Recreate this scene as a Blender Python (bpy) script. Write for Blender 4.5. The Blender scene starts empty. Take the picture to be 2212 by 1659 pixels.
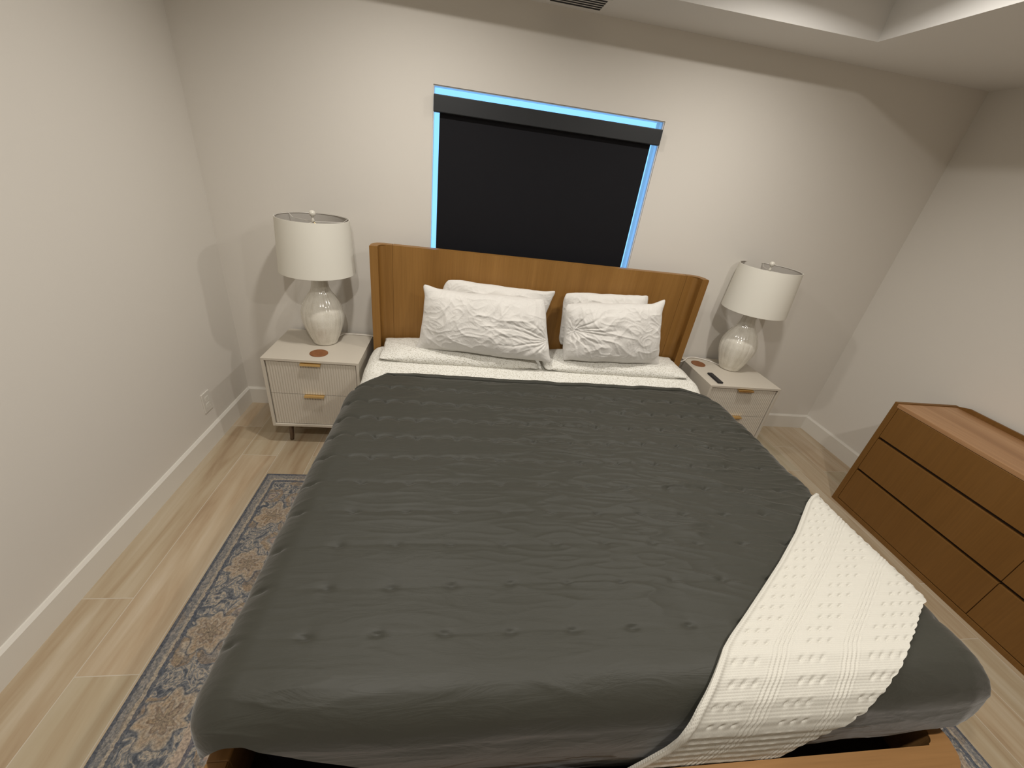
import bpy, bmesh, math
import numpy as np
from mathutils import Matrix, Vector

SC = bpy.context.scene
COL = SC.collection

# ------------------------------------------------------------------ camera
cam_d = bpy.data.cameras.new('camera')
cam = bpy.data.objects.new('camera', cam_d)
COL.objects.link(cam)
SC.camera = cam
cam_d.sensor_width = 36.0
cam_d.lens = 14.18782
cam_d.clip_start = 0.02
rt = Vector((0.98772, -0.099833, 0.120179))
up = Vector((-0.056691, 0.487777, 0.871125))
fw = Vector((0.145588, 0.867241, -0.476128))
cam.matrix_world = Matrix(((rt.x, up.x, -fw.x, 0.0), (rt.y, up.y, -fw.y, -2.656527),
                           (rt.z, up.z, -fw.z, 1.7232), (0, 0, 0, 1)))

# ------------------------------------------------------------------ world, exposure
w = bpy.data.worlds.new('daylight')
SC.world = w
w.use_nodes = True
w.node_tree.nodes['Background'].inputs[0].default_value = (0.21, 0.52, 1.0, 1)
w.node_tree.nodes['Background'].inputs[1].default_value = 1.6
vs = SC.view_settings
vs.view_transform = 'Standard'
vs.look = 'None'
vs.gamma = 1.0
vs.use_curve_mapping = False
vs.exposure = 0.15
LAMP_COLOR = (1.0, 0.955, 0.885)
CAN_POWER = 15.0
# recessed lights in the tray ceiling: (x, y, power factor)
DOWNLIGHTS = [(-0.25, -0.94, 0.80), (1.39, -0.94, 0.76), (-0.25, -2.5, 1.1), (1.39, -2.5, 1.1)]

# ------------------------------------------------------------------ room numbers
XL, XR = -1.429, 3.065
YB, YF = 0.0, -4.7
ZC = 2.439          # soffit
ZT = 2.63           # tray ceiling
TX0, TX1, TY0, TY1 = -0.77, 1.915, -3.1, -0.36
WX0, WX1, WZ0, WZ1 = -0.189, 1.122, 0.98, 2.039
BB = 0.125


# ------------------------------------------------------------------ noise in numpy
def _hash(ix, iy, seed):
    h = (ix.astype(np.int64) * 374761393 + iy.astype(np.int64) * 668265263 + seed * 974634777) & 0xffffffff
    h = ((h ^ (h >> 13)) * 1274126177) & 0xffffffff
    h = h ^ (h >> 16)
    return h / 4294967295.0 * 2 * math.pi


def perlin(x, y, seed=0):
    x = np.asarray(x, float)
    y = np.asarray(y, float)
    x0, y0 = np.floor(x), np.floor(y)
    fx, fy = x - x0, y - y0

    def g(dx, dy):
        a = _hash(x0 + dx, y0 + dy, seed)
        return np.cos(a) * (fx - dx) + np.sin(a) * (fy - dy)
    sx = fx * fx * fx * (fx * (fx * 6 - 15) + 10)
    sy = fy * fy * fy * (fy * (fy * 6 - 15) + 10)
    a = g(0, 0) * (1 - sx) + g(1, 0) * sx
    b = g(0, 1) * (1 - sx) + g(1, 1) * sx
    return (a * (1 - sy) + b * sy) * 1.5


def sstep(a, b, x):
    t = np.clip((x - a) / (b - a), 0, 1)
    return t * t * (3 - 2 * t)


def crease(x, y, seed, sharp=5.0):
    """thin ridges along the zero lines of a noise field"""
    return np.exp(-np.abs(perlin(x, y, seed)) * sharp)


# ------------------------------------------------------------------ object helpers
def link(name, me, mat=None, parent=None, smooth=False):
    o = bpy.data.objects.new(name, me)
    COL.objects.link(o)
    if mat is not None:
        me.materials.append(mat)
    if parent is not None:
        o.parent = parent
    if smooth:
        me.polygons.foreach_set('use_smooth', [True] * len(me.polygons))
    return o


def from_bm(name, bm, mat=None, parent=None, smooth=False):
    bmesh.ops.recalc_face_normals(bm, faces=bm.faces)
    me = bpy.data.meshes.new(name)
    bm.to_mesh(me)
    bm.free()
    return link(name, me, mat, parent, smooth)


def tag(o, label=None, cat=None, group=None, kind=None):
    if label:
        o['label'] = label
    if cat:
        o['category'] = cat
    if group:
        o['group'] = group
    if kind:
        o['kind'] = kind
    return o


def empty(name, loc, label, cat, group=None):
    o = bpy.data.objects.new(name, None)
    o.empty_display_size = 0.05
    o.location = loc
    COL.objects.link(o)
    return tag(o, label, cat, group)


def box(bm, a, b, bevel=0.0, seg=2):
    x0, y0, z0 = a
    x1, y1, z1 = b
    vs_ = [bm.verts.new(p) for p in ((x0, y0, z0), (x1, y0, z0), (x1, y1, z0), (x0, y1, z0),
                                     (x0, y0, z1), (x1, y0, z1), (x1, y1, z1), (x0, y1, z1))]
    fs = [bm.faces.new([vs_[i] for i in f]) for f in
          ((0, 3, 2, 1), (4, 5, 6, 7), (0, 1, 5, 4), (1, 2, 6, 5), (2, 3, 7, 6), (3, 0, 4, 7))]
    if bevel > 0:
        es = list({e for f in fs for e in f.edges})
        bmesh.ops.bevel(bm, geom=es, offset=bevel, segments=seg, affect='EDGES', profile=0.5)


def prism(bm, poly, z0, z1):
    """vertical extrusion of an (x, y) outline"""
    a = [bm.verts.new((x, y, z0)) for x, y in poly]
    b = [bm.verts.new((x, y, z1)) for x, y in poly]
    n = len(poly)
    bm.faces.new(a[::-1])
    bm.faces.new(b)
    for i in range(n):
        bm.faces.new((a[i], a[(i + 1) % n], b[(i + 1) % n], b[i]))


def sweep(bm, prof, path_a, path_b):
    """profile extruded between two placement functions"""
    a = [bm.verts.new(path_a(p)) for p in prof]
    b = [bm.verts.new(path_b(p)) for p in prof]
    n = len(prof)
    bm.faces.new(a[::-1])
    bm.faces.new(b)
    for i in range(n):
        bm.faces.new((a[i], a[(i + 1) % n], b[(i + 1) % n], b[i]))


def lathe(bm, prof, seg=64, flute=0, famp=0.0, cap=True, mod=None):
    rings = []
    for k, (r, z) in enumerate(prof):
        ring = []
        for i in range(seg):
            t = 2 * math.pi * i / seg
            rr = r
            if flute:
                f = mod(z) if mod else 1.0
                rr = r * (1 - famp * f * (1 - abs(math.sin(flute * t / 2)) ** 0.7))
            ring.append(bm.verts.new((rr * math.cos(t), rr * math.sin(t), z)))
        rings.append(ring)
    for a, b in zip(rings, rings[1:]):
        for i in range(seg):
            j = (i + 1) % seg
            bm.faces.new((a[i], a[j], b[j], b[i]))
    if cap:
        bm.faces.new(rings[0][::-1])
        bm.faces.new(rings[-1])


def tube(bm, pts, r, seg=10):
    pts = [Vector(p) for p in pts]
    rings = []
    for i, p in enumerate(pts):
        d = (pts[min(i + 1, len(pts) - 1)] - pts[max(i - 1, 0)]).normalized()
        u = d.cross(Vector((0, 0, 1)))
        if u.length < 1e-3:
            u = d.cross(Vector((1, 0, 0)))
        u.normalize()
        v = d.cross(u)
        rr = r[i] if isinstance(r, (list, tuple)) else r
        rings.append([bm.verts.new(p + (u * math.cos(2 * math.pi * k / seg) + v * math.sin(2 * math.pi * k / seg)) * rr)
                      for k in range(seg)])
    for a, b in zip(rings, rings[1:]):
        for i in range(seg):
            j = (i + 1) % seg
            bm.faces.new((a[i], a[j], b[j], b[i]))
    bm.faces.new(rings[0][::-1])
    bm.faces.new(rings[-1])


def spline(pts, n=8):
    """Catmull-Rom through points"""
    P = [Vector(p) for p in pts]
    P = [P[0] * 2 - P[1]] + P + [P[-1] * 2 - P[-2]]
    out = []
    for i in range(1, len(P) - 2):
        for k in range(n):
            t = k / n
            out.append(0.5 * ((2 * P[i]) + (P[i + 1] - P[i - 1]) * t + (2 * P[i - 1] - 5 * P[i] + 4 * P[i + 1] - P[i + 2]) * t * t
                              + (3 * P[i] - P[i - 1] - 3 * P[i + 1] + P[i + 2]) * t ** 3))
    out.append(P[-2])
    return out


def grid_mesh(name, shells):
    """shells: list of (ny, nx, 3) arrays -> one mesh with uv free quads"""
    V, F, off = [], [], 0
    for S in shells:
        ny, nx, _ = S.shape
        V.append(S.reshape(-1, 3))
        i = np.arange(ny * nx).reshape(ny, nx) + off
        F.append(np.stack([i[:-1, :-1], i[:-1, 1:], i[1:, 1:], i[1:, :-1]], -1).reshape(-1, 4))
        off += ny * nx
    V = np.concatenate(V)
    F = np.concatenate(F)
    me = bpy.data.meshes.new(name)
    me.vertices.add(len(V))
    me.vertices.foreach_set('co', V.ravel())
    me.loops.add(F.size)
    me.loops.foreach_set('vertex_index', F.ravel().astype(np.int32))
    me.polygons.add(len(F))
    me.polygons.foreach_set('loop_start', np.arange(0, F.size, 4, dtype=np.int32))
    me.polygons.foreach_set('loop_total', np.full(len(F), 4, dtype=np.int32))
    me.polygons.foreach_set('use_smooth', np.ones(len(F), dtype=bool))
    me.update(calc_edges=True)
    me.validate()
    return me


# ------------------------------------------------------------------ material helpers
class M:
    def __init__(s, name, col=(0.8, 0.8, 0.8), rough=0.6, metal=0.0, spec=0.5):
        s.m = bpy.data.materials.new(name)
        s.m.use_nodes = True
        s.nt = s.m.node_tree
        s.b = s.nt.nodes['Principled BSDF']
        s.b.inputs['Base Color'].default_value = (*col, 1)
        s.b.inputs['Roughness'].default_value = rough
        s.b.inputs['Metallic'].default_value = metal
        s.b.inputs['Specular IOR Level'].default_value = spec
        s._obj = None

    def n(s, t, **kw):
        nd = s.nt.nodes.new(t)
        for k, v in kw.items():
            setattr(nd, k, v)
        return nd

    def l(s, a, b):
        s.nt.links.new(a, b)

    def obj(s):
        if s._obj is None:
            s._obj = s.n('ShaderNodeTexCoord').outputs['Object']
        return s._obj

    def mapped(s, scale=(1, 1, 1), loc=(0, 0, 0), rot=(0, 0, 0), src=None):
        mp = s.n('ShaderNodeMapping')
        mp.inputs['Scale'].default_value = scale
        mp.inputs['Location'].default_value = loc
        mp.inputs['Rotation'].default_value = rot
        s.l(src or s.obj(), mp.inputs['Vector'])
        return mp.outputs[0]

    def noise(s, vec, scale=5, detail=3, rough=0.5, dist=0.0):
        nd = s.n('ShaderNodeTexNoise')
        nd.inputs['Scale'].default_value = scale
        nd.inputs['Detail'].default_value = detail
        nd.inputs['Roughness'].default_value = rough
        nd.inputs['Distortion'].default_value = dist
        s.l(vec, nd.inputs['Vector'])
        return nd

    def ramp(s, fac, stops, interp='LINEAR'):
        r = s.n('ShaderNodeValToRGB')
        r.color_ramp.interpolation = interp
        e = r.color_ramp.elements
        while len(e) < len(stops):
            e.new(0.5)
        for el, (p, c) in zip(e, stops):
            el.position = p
            el.color = (*c, 1) if len(c) == 3 else c
        s.l(fac, r.inputs['Fac'])
        return r.outputs['Color']

    def math(s, op, a, b=None, c=None, clamp=False):
        nd = s.n('ShaderNodeMath', operation=op, use_clamp=clamp)
        for i, v in enumerate((a, b, c)):
            if v is None:
                continue
            if isinstance(v, (int, float)):
                nd.inputs[i].default_value = v
            else:
                s.l(v, nd.inputs[i])
        return nd.outputs[0]

    def mix(s, fac, a, b, mode='MIX'):
        nd = s.n('ShaderNodeMix', data_type='RGBA', blend_type=mode)
        for sock, v in ((nd.inputs[0], fac), (nd.inputs[6], a), (nd.inputs[7], b)):
            if isinstance(v, (int, float)):
                sock.default_value = v
            elif isinstance(v, tuple):
                sock.default_value = (*v, 1)
            else:
                s.l(v, sock)
        return nd.outputs[2]

    def color(s, c):
        s.l(c, s.b.inputs['Base Color'])

    def bump(s, h, strength=0.3, dist=0.002, normal=None):
        bp = s.n('ShaderNodeBump')
        bp.inputs['Strength'].default_value = strength
        bp.inputs['Distance'].default_value = dist
        s.l(h, bp.inputs['Height'])
        if normal is not None:
            s.l(normal, bp.inputs['Normal'])
        s.l(bp.outputs[0], s.b.inputs['Normal'])
        return bp.outputs[0]


def mat_paint(name, col, rough=0.75, bump=0.12):
    m = M(name, col, rough, spec=0.3)
    n1 = m.noise(m.obj(), 220, 2)
    m.bump(n1.outputs['Fac'], bump, 0.001)
    return m.m


def mat_wood(name, axis, dark, mid, light, rough=0.45, scale=1.0):
    """veneer with its grain along the given axis"""
    m = M(name, mid, rough, spec=0.35)
    s = [26 * scale] * 3
    s[axis] = 0.9 * scale
    v = m.mapped(tuple(s))
    n1 = m.noise(v, 1.0, 5, 0.6, 0.4)
    s2 = [150 * scale] * 3
    s2[axis] = 5 * scale
    n2 = m.noise(m.mapped(tuple(s2)), 1.0, 2, 0.5)
    s3 = [5.0] * 3
    s3[axis] = 0.25
    n3 = m.noise(m.mapped(tuple(s3), (3.1, 1.7, 0.3)), 1.0, 1)
    f = m.math('ADD', m.math('MULTIPLY', n1.outputs['Fac'], 0.5), m.math('MULTIPLY', n3.outputs['Fac'], 0.5))
    c = m.ramp(f, [(0.34, dark), (0.5, mid), (0.66, light)])
    fine = m.math('MULTIPLY_ADD', n2.outputs['Fac'], 0.30, 0.85)
    g = m.n('ShaderNodeCombineColor')
    for i in range(3):
        m.l(fine, g.inputs[i])
    m.color(m.mix(1.0, c, g.outputs[0], 'MULTIPLY'))
    m.bump(n2.outputs['Fac'], 0.08, 0.001)
    return m.m


WALL = mat_paint('wall_paint', (0.74, 0.705, 0.65))
CEIL = mat_paint('ceiling_paint', (0.80, 0.785, 0.76))
TRIM = mat_paint('trim_gloss_paint', (0.76, 0.73, 0.67), 0.4, 0.03)

WD = ((0.225, 0.108, 0.025), (0.26, 0.128, 0.031), (0.30, 0.152, 0.040))
WOOD_Z = mat_wood('oak_veneer_upright', 2, *WD)
WR_LIT = ((0.27, 0.135, 0.046), (0.32, 0.165, 0.058), (0.37, 0.20, 0.075))  # same oak lightened for the rails, light from above put into the colour
WOOD_X = mat_wood('oak_rail_cross_toplit', 0, *WR_LIT)
WOOD_Y = mat_wood('oak_rail_long_toplit', 1, *WR_LIT)
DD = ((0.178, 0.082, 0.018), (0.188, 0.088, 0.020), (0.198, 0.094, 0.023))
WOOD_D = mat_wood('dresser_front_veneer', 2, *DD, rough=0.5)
WOOD_DT = mat_wood('dresser_top_veneer_lit', 1, (0.30, 0.15, 0.065), (0.40, 0.22, 0.105), (0.50, 0.295, 0.155))  # lighter copy of the dresser wood, overhead light mixed into its colour
WOOD_DARK = M('recess_shade_wood', (0.035, 0.016, 0.006), 0.7).m  # near-black wood, shade of grooves and bed base put into the colour
LAQ = mat_paint('greige_lacquer', (0.60, 0.55, 0.47), 0.38, 0.02)
GAPM = M('gap_shade_black', (0.03, 0.025, 0.02), 0.8).m  # shade between the nightstand drawers as a dark colour
BRASS = M('brushed_brass', (0.92, 0.68, 0.33), 0.36, 1.0).m
LEGM = M('bronze_leg', (0.17, 0.12, 0.085), 0.4, 0.6).m
BLACKP = M('black_plastic', (0.012, 0.011, 0.014), 0.4).m
WHITEP = M('white_plastic', (0.72, 0.69, 0.63), 0.35).m
CORDM = M('white_cord_rubber', (0.78, 0.74, 0.68), 0.5).m
VENTD = M('duct_shade_black', (0.01, 0.01, 0.012), 0.8).m


def mat_leather():
    m = M('tan_leather', (0.40, 0.135, 0.04), 0.55)
    v = m.n('ShaderNodeTexVoronoi')
    v.inputs['Scale'].default_value = 500
    m.l(m.obj(), v.inputs['Vector'])
    n = m.noise(m.obj(), 40, 3)
    m.color(m.ramp(n.outputs['Fac'], [(0.3, (0.20, 0.072, 0.022)), (0.7, (0.27, 0.105, 0.036))]))
    m.bump(v.outputs['Distance'], 0.2, 0.0006)
    return m.m


LEATHER = mat_leather()


def mat_ceramic():
    m = M('crackle_glazed_ceramic', (0.66, 0.62, 0.54), 0.16)
    v = m.n('ShaderNodeTexVoronoi', feature='DISTANCE_TO_EDGE')
    v.inputs['Scale'].default_value = 130
    m.l(m.obj(), v.inputs['Vector'])
    n = m.noise(m.mapped((14, 14, 3)), 1.5, 3)
    base = m.ramp(n.outputs['Fac'], [(0.35, (0.68, 0.645, 0.56)), (0.6, (0.80, 0.77, 0.69))])
    line = m.ramp(v.outputs['Distance'], [(0.0, (0.87, 0.85, 0.82)), (0.06, (1, 1, 1))])
    m.color(m.mix(1.0, base, line, 'MULTIPLY'))
    m.b.inputs['Coat Weight'].default_value = 0.6
    m.b.inputs['Coat Roughness'].default_value = 0.05
    return m.m


CERAMIC = mat_ceramic()


def mat_linen():
    m = M('white_linen_shade', (0.88, 0.855, 0.77), 0.9, spec=0.1)
    a = m.n('ShaderNodeTexWave', wave_type='BANDS', bands_direction='Z')
    a.inputs['Scale'].default_value = 180
    a.inputs['Distortion'].default_value = 1.5
    m.l(m.obj(), a.inputs['Vector'])
    m.bump(a.outputs['Fac'], 0.12, 0.0006)
    tr = m.n('ShaderNodeBsdfTranslucent')
    tr.inputs['Color'].default_value = (0.8, 0.74, 0.64, 1)
    mx = m.n('ShaderNodeMixShader')
    mx.inputs[0].default_value = 0.12
    out = m.nt.nodes['Material Output']
    m.l(m.b.outputs[0], mx.inputs[1])
    m.l(tr.outputs[0], mx.inputs[2])
    m.l(mx.outputs[0], out.inputs['Surface'])
    return m.m


LINEN = mat_linen()
SHADE_IN = M('shade_lining', (0.50, 0.47, 0.43), 0.9, spec=0.1).m


def mat_cotton():
    m = M('white_cotton_percale', (0.72, 0.70, 0.665), 0.85, spec=0.15)
    n = m.noise(m.mapped((1, 1, 1)), 16, 4, 0.55, 1.6)
    r = m.ramp(n.outputs['Fac'], [(0.38, (0, 0, 0)), (0.5, (1, 1, 1)), (0.62, (0, 0, 0))])
    w_ = m.noise(m.mapped((1, 1, 1)), 900, 1)
    b1 = m.bump(r, 0.22, 0.004)
    m.bump(w_.outputs['Fac'], 0.1, 0.0005, b1)
    m.b.inputs['Sheen Weight'].default_value = 0.2
    return m.m


COTTON = mat_cotton()


def mat_coverlet(name, base):
    m = M(name, base, 0.9, spec=0.1)
    v = m.n('ShaderNodeTexVoronoi')
    v.inputs['Scale'].default_value = 1.0
    v.inputs['Randomness'].default_value = 0.9
    m.l(m.mapped((95, 190, 120), rot=(0, 0, 0.35)), v.inputs['Vector'])
    fleck = m.ramp(v.outputs['Distance'], [(0.0, (0.55, 0.53, 0.47)), (0.22, (0.66, 0.64, 0.58)), (0.42, (1, 1, 1))])
    m.color(m.mix(1.0, base, fleck, 'MULTIPLY'))
    m.bump(v.outputs['Distance'], 0.55, 0.005)
    return m.m


COVERLET = mat_coverlet('flecked_matelasse', (0.80, 0.785, 0.73))


def mat_quilt():
    m = M('charcoal_green_quilt_cotton', (0.037, 0.0365, 0.028), 0.55, spec=0.35)
    m.b.inputs['Sheen Weight'].default_value = 0.25
    m.b.inputs['Sheen Roughness'].default_value = 0.4
    n = m.noise(m.mapped((5, 26, 14)), 1.0, 4, 0.55, 0.9)
    r = m.ramp(n.outputs['Fac'], [(0.35, (0, 0, 0)), (0.5, (1, 1, 1)), (0.65, (0, 0, 0))])
    b1 = m.bump(r, 0.10, 0.006)
    n2 = m.noise(m.obj(), 700, 1)
    m.bump(n2.outputs['Fac'], 0.08, 0.0006, b1)
    return m.m


QUILT = mat_quilt()


def mat_knit():
    m = M('cream_cotton_knit', (0.62, 0.60, 0.54), 0.9, spec=0.1)
    a = m.n('ShaderNodeTexWave', wave_type='BANDS', bands_direction='Y')
    a.inputs['Scale'].default_value = 60
    a.inputs['Distortion'].default_value = 0.6
    m.l(m.obj(), a.inputs['Vector'])
    b_ = m.n('ShaderNodeTexWave', wave_type='BANDS', bands_direction='X')
    b_.inputs['Scale'].default_value = 75
    b_.inputs['Distortion'].default_value = 0.6
    m.l(m.mapped(rot=(0, 0, 0.1)), b_.inputs['Vector'])
    m.bump(m.math('MULTIPLY', a.outputs['Fac'], b_.outputs['Fac']), 0.35, 0.0025)
    return m.m


KNIT = mat_knit()
SHADEF = M('blackout_fabric', (0.0055, 0.0055, 0.008), 0.75, spec=0.25).m
CASS = M('dark_bronze_cassette', (0.012, 0.014, 0.017), 0.5).m
VINYL = M('white_vinyl', (0.8, 0.8, 0.8), 0.35).m
MATT = M('navy_mattress_border', (0.012, 0.013, 0.022), 0.9, spec=0.1).m


def mat_glass():
    m = M('window_glass', (1, 1, 1), 0.0)
    out = m.nt.nodes['Material Output']
    t = m.n('ShaderNodeBsdfTransparent')
    g = m.n('ShaderNodeBsdfGlossy')
    g.inputs['Roughness'].default_value = 0.02
    f = m.n('ShaderNodeFresnel')
    f.inputs['IOR'].default_value = 1.45
    mx = m.n('ShaderNodeMixShader')
    m.l(f.outputs[0], mx.inputs[0])
    m.l(t.outputs[0], mx.inputs[1])
    m.l(g.outputs[0], mx.inputs[2])
    m.l(mx.outputs[0], out.inputs['Surface'])
    return m.m


GLASS = mat_glass()


def mat_floor():
    m = M('wood_look_floor_tile', (0.4, 0.32, 0.22), 0.42, spec=0.4)
    # planks run along y: brick texture fed with (y, x)
    sp = m.n('ShaderNodeSeparateXYZ')
    m.l(m.obj(), sp.inputs[0])
    cb = m.n('ShaderNodeCombineXYZ')
    m.l(m.math('ADD', sp.outputs[1], 1.505 + 2.4), cb.inputs[0])
    m.l(m.math('ADD', sp.outputs[0], 1.23 + 2.0), cb.inputs[1])
    br = m.n('ShaderNodeTexBrick', offset=0.24, offset_frequency=2)
    for k, v in (('Scale', 1.0), ('Mortar Size', 0.0016), ('Mortar Smooth', 0.1), ('Brick Width', 1.2), ('Row Height', 0.2)):
        br.inputs[k].default_value = v
    br.inputs['Color1'].default_value = (0, 0, 0, 1)
    br.inputs['Color2'].default_value = (1, 1, 1, 1)
    m.l(cb.outputs[0], br.inputs['Vector'])
    # grain offset per plank
    off = m.n('ShaderNodeCombineXYZ')
    m.l(m.math('MULTIPLY', br.outputs['Color'], 7.0), off.inputs[1])
    m.l(m.math('MULTIPLY', br.outputs['Color'], 3.0), off.inputs[0])
    va = m.n('ShaderNodeVectorMath', operation='ADD')
    m.l(m.obj(), va.inputs[0])
    m.l(off.outputs[0], va.inputs[1])
    g1 = m.noise(m.mapped((11, 1.1, 1), rot=(0, 0, 0.06), src=va.outputs[0]), 1.0, 4, 0.55, 0.9)
    g2 = m.noise(m.mapped((34, 1.6, 1), rot=(0, 0, 0.05), src=va.outputs[0]), 1.0, 3, 0.5, 0.3)
    f = m.math('ADD', m.math('MULTIPLY', g1.outputs['Fac'], 0.75), m.math('MULTIPLY', g2.outputs['Fac'], 0.25))
    c = m.ramp(f, [(0.30, (0.33, 0.235, 0.145)), (0.41, (0.42, 0.325, 0.215)), (0.52, (0.47, 0.385, 0.27)), (0.66, (0.53, 0.455, 0.345))])
    tone = m.mix(br.outputs['Color'], (0.93, 0.95, 0.93), (1.04, 1.0, 0.99))
    c = m.mix(1.0, c, tone, 'MULTIPLY')
    c = m.mix(br.outputs['Fac'], c, (0.55, 0.49, 0.40))
    m.color(c)
    m.bump(m.math('SUBTRACT', 1.0, br.outputs['Fac']), 0.3, 0.001)
    return m.m


FLOOR = mat_floor()

RX0, RX1, RY0, RY1 = -1.018, 2.03, -3.2, -0.763


def mat_rug():
    m = M('faded_oriental_rug', (0.2, 0.2, 0.2), 0.95, spec=0.05)
    sp = m.n('ShaderNodeSeparateXYZ')
    m.l(m.obj(), sp.inputs[0])
    X, Y = sp.outputs[0], sp.outputs[1]
    ex = m.math('MINIMUM', m.math('SUBTRACT', X, RX0), m.math('SUBTRACT', RX1, X))
    ey = m.math('MINIMUM', m.math('SUBTRACT', Y, RY0), m.math('SUBTRACT', RY1, Y))
    wob = m.noise(m.obj(), 60, 2)
    e = m.math('ADD', m.math('MINIMUM', ex, ey), m.math('MULTIPLY_ADD', wob.outputs['Fac'], 0.014, -0.007))
    # warped coordinates for curled leaves
    wn = m.noise(m.obj(), 9, 2, 0.5, 0.5)
    wv = m.n('ShaderNodeVectorMath', operation='MULTIPLY_ADD')
    m.l(wn.outputs['Color'], wv.inputs[0])
    wv.inputs[1].default_value = (0.11, 0.11, 0)
    m.l(m.obj(), wv.inputs[2])
    vo = m.n('ShaderNodeTexVoronoi', feature='F1')
    vo.inputs['Scale'].default_value = 7.5
    vo.inputs['Randomness'].default_value = 0.55
    m.l(wv.outputs[0], vo.inputs['Vector'])
    ring = m.math('FRACT', m.math('MULTIPLY', vo.outputs['Distance'], 3.1))
    v2 = m.n('ShaderNodeTexVoronoi', feature='DISTANCE_TO_EDGE')
    v2.inputs['Scale'].default_value = 24
    m.l(wv.outputs[0], v2.inputs['Vector'])
    sw = m.noise(wv.outputs[0], 19, 3, 0.55, 2.0)
    blue = (0.105, 0.118, 0.142)
    blueg = (0.225, 0.23, 0.235)
    cream = (0.43, 0.375, 0.30)
    rust = (0.29, 0.215, 0.15)
    gold = (0.35, 0.28, 0.19)
    rose = (0.36, 0.265, 0.225)
    c = m.ramp(sw.outputs['Fac'], [(0.36, blue), (0.47, blueg), (0.50, cream), (0.56, blueg), (0.66, blue)])
    flower = m.ramp(ring, [(0.0, gold), (0.25, rust), (0.42, cream), (0.55, rose), (0.68, blueg), (0.85, cream), (1.0, rust)])
    isf = m.math('LESS_THAN', vo.outputs['Distance'], 0.42)
    sel = m.n('ShaderNodeSeparateColor')
    m.l(vo.outputs['Color'], sel.inputs[0])
    pick = m.math('MULTIPLY', isf, m.math('GREATER_THAN', sel.outputs[0], 0.35))
    petal = m.math('LESS_THAN', v2.outputs['Distance'], 0.10)
    fl2 = m.mix(m.math('MULTIPLY', petal, 0.45), flower, blue)
    c = m.mix(m.math('MULTIPLY', pick, 0.8), c, fl2)
    # rosettes down the middle of the border
    sa = m.n('ShaderNodeSeparateXYZ')
    m.l(wv.outputs[0], sa.inputs[0])
    dv = m.math('MULTIPLY', m.math('SUBTRACT', m.math('FRACT', m.math('DIVIDE', sa.outputs[1], 0.29)), 0.5), 0.29)
    de = m.math('SUBTRACT', e, 0.150)
    rr = m.math('SQRT', m.math('ADD', m.math('MULTIPLY', dv, dv), m.math('MULTIPLY', de, de)))
    ang = m.math('ARCTAN2', dv, de)
    lobes = m.math('MULTIPLY_ADD', m.math('SINE', m.math('MULTIPLY', ang, 7)), 0.012, 0.0)
    rn = m.math('DIVIDE', m.math('ADD', rr, lobes), 0.085)
    ros = m.ramp(rn, [(0.0, (0.22, 0.17, 0.12)), (0.22, gold), (0.42, (0.24, 0.17, 0.12)), (0.5, cream), (0.68, (0.38, 0.29, 0.20)), (0.86, cream), (0.95, blue)])
    isr = m.math('MULTIPLY', m.math('LESS_THAN', rn, 1.0), 0.72)
    c = m.mix(isr, c, ros)
    # stripes along the edges
    def stripe(c, lo, hi, col, a=0.85):
        k = m.math('MULTIPLY', m.math('GREATER_THAN', e, lo), m.math('LESS_THAN', e, hi))
        return m.mix(m.math('MULTIPLY', k, a), c, col)
    c = stripe(c, -1, 0.014, (0.10, 0.112, 0.14))
    c = stripe(c, 0.014, 0.040, (0.24, 0.235, 0.23), 0.6)
    c = stripe(c, 0.040, 0.052, cream, 0.7)
    c = stripe(c, 0.052, 0.066, (0.10, 0.115, 0.145), 0.8)
    c = stripe(c, 0.235, 0.262, (0.44, 0.36, 0.29), 0.8)
    c = stripe(c, 0.262, 0.275, (0.13, 0.13, 0.16), 0.8)
    # wear and pile
    wear = m.noise(m.obj(), 130, 3, 0.7)
    wr = m.ramp(wear.outputs['Fac'], [(0.36, (0.60, 0.60, 0.61)), (0.60, (1.25, 1.2, 1.15))])
    c = m.mix(0.85, c, m.mix(1.0, c, wr, 'MULTIPLY'))
    m.color(c)
    pile = m.noise(m.obj(), 420, 2)
    m.bump(pile.outputs['Fac'], 0.6, 0.004)
    return m.m


RUG = mat_rug()


# ------------------------------------------------------------------ room shell
def struct(name, bm, mat):
    o = from_bm(name, bm, mat)
    o['kind'] = 'structure'
    return o


bm = bmesh.new(); box(bm, (XL - 0.1, YF - 0.1, -0.1), (XR + 0.1, YB + 0.12, 0)); struct('floor', bm, FLOOR)
bm = bmesh.new(); box(bm, (XL - 0.1, YF - 0.1, 0), (XL, YB + 0.12, ZT + 0.1)); struct('wall_left', bm, WALL)
bm = bmesh.new(); box(bm, (XR, YF - 0.1, 0), (XR + 0.1, YB + 0.12, ZT + 0.1)); struct('wall_right', bm, WALL)
bm = bmesh.new(); box(bm, (XL, YF - 0.1, 0), (XR, YF, ZT + 0.1)); struct('wall_front', bm, WALL)
bm = bmesh.new()
box(bm, (XL, 0, 0), (WX0, 0.12, ZT + 0.1))
box(bm, (WX1, 0, 0), (XR, 0.12, ZT + 0.1))
box(bm, (WX0, 0, 0), (WX1, 0.12, WZ0))
box(bm, (WX0, 0, WZ1), (WX1, 0.12, ZT + 0.1))
struct('wall_back', bm, WALL)

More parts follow.
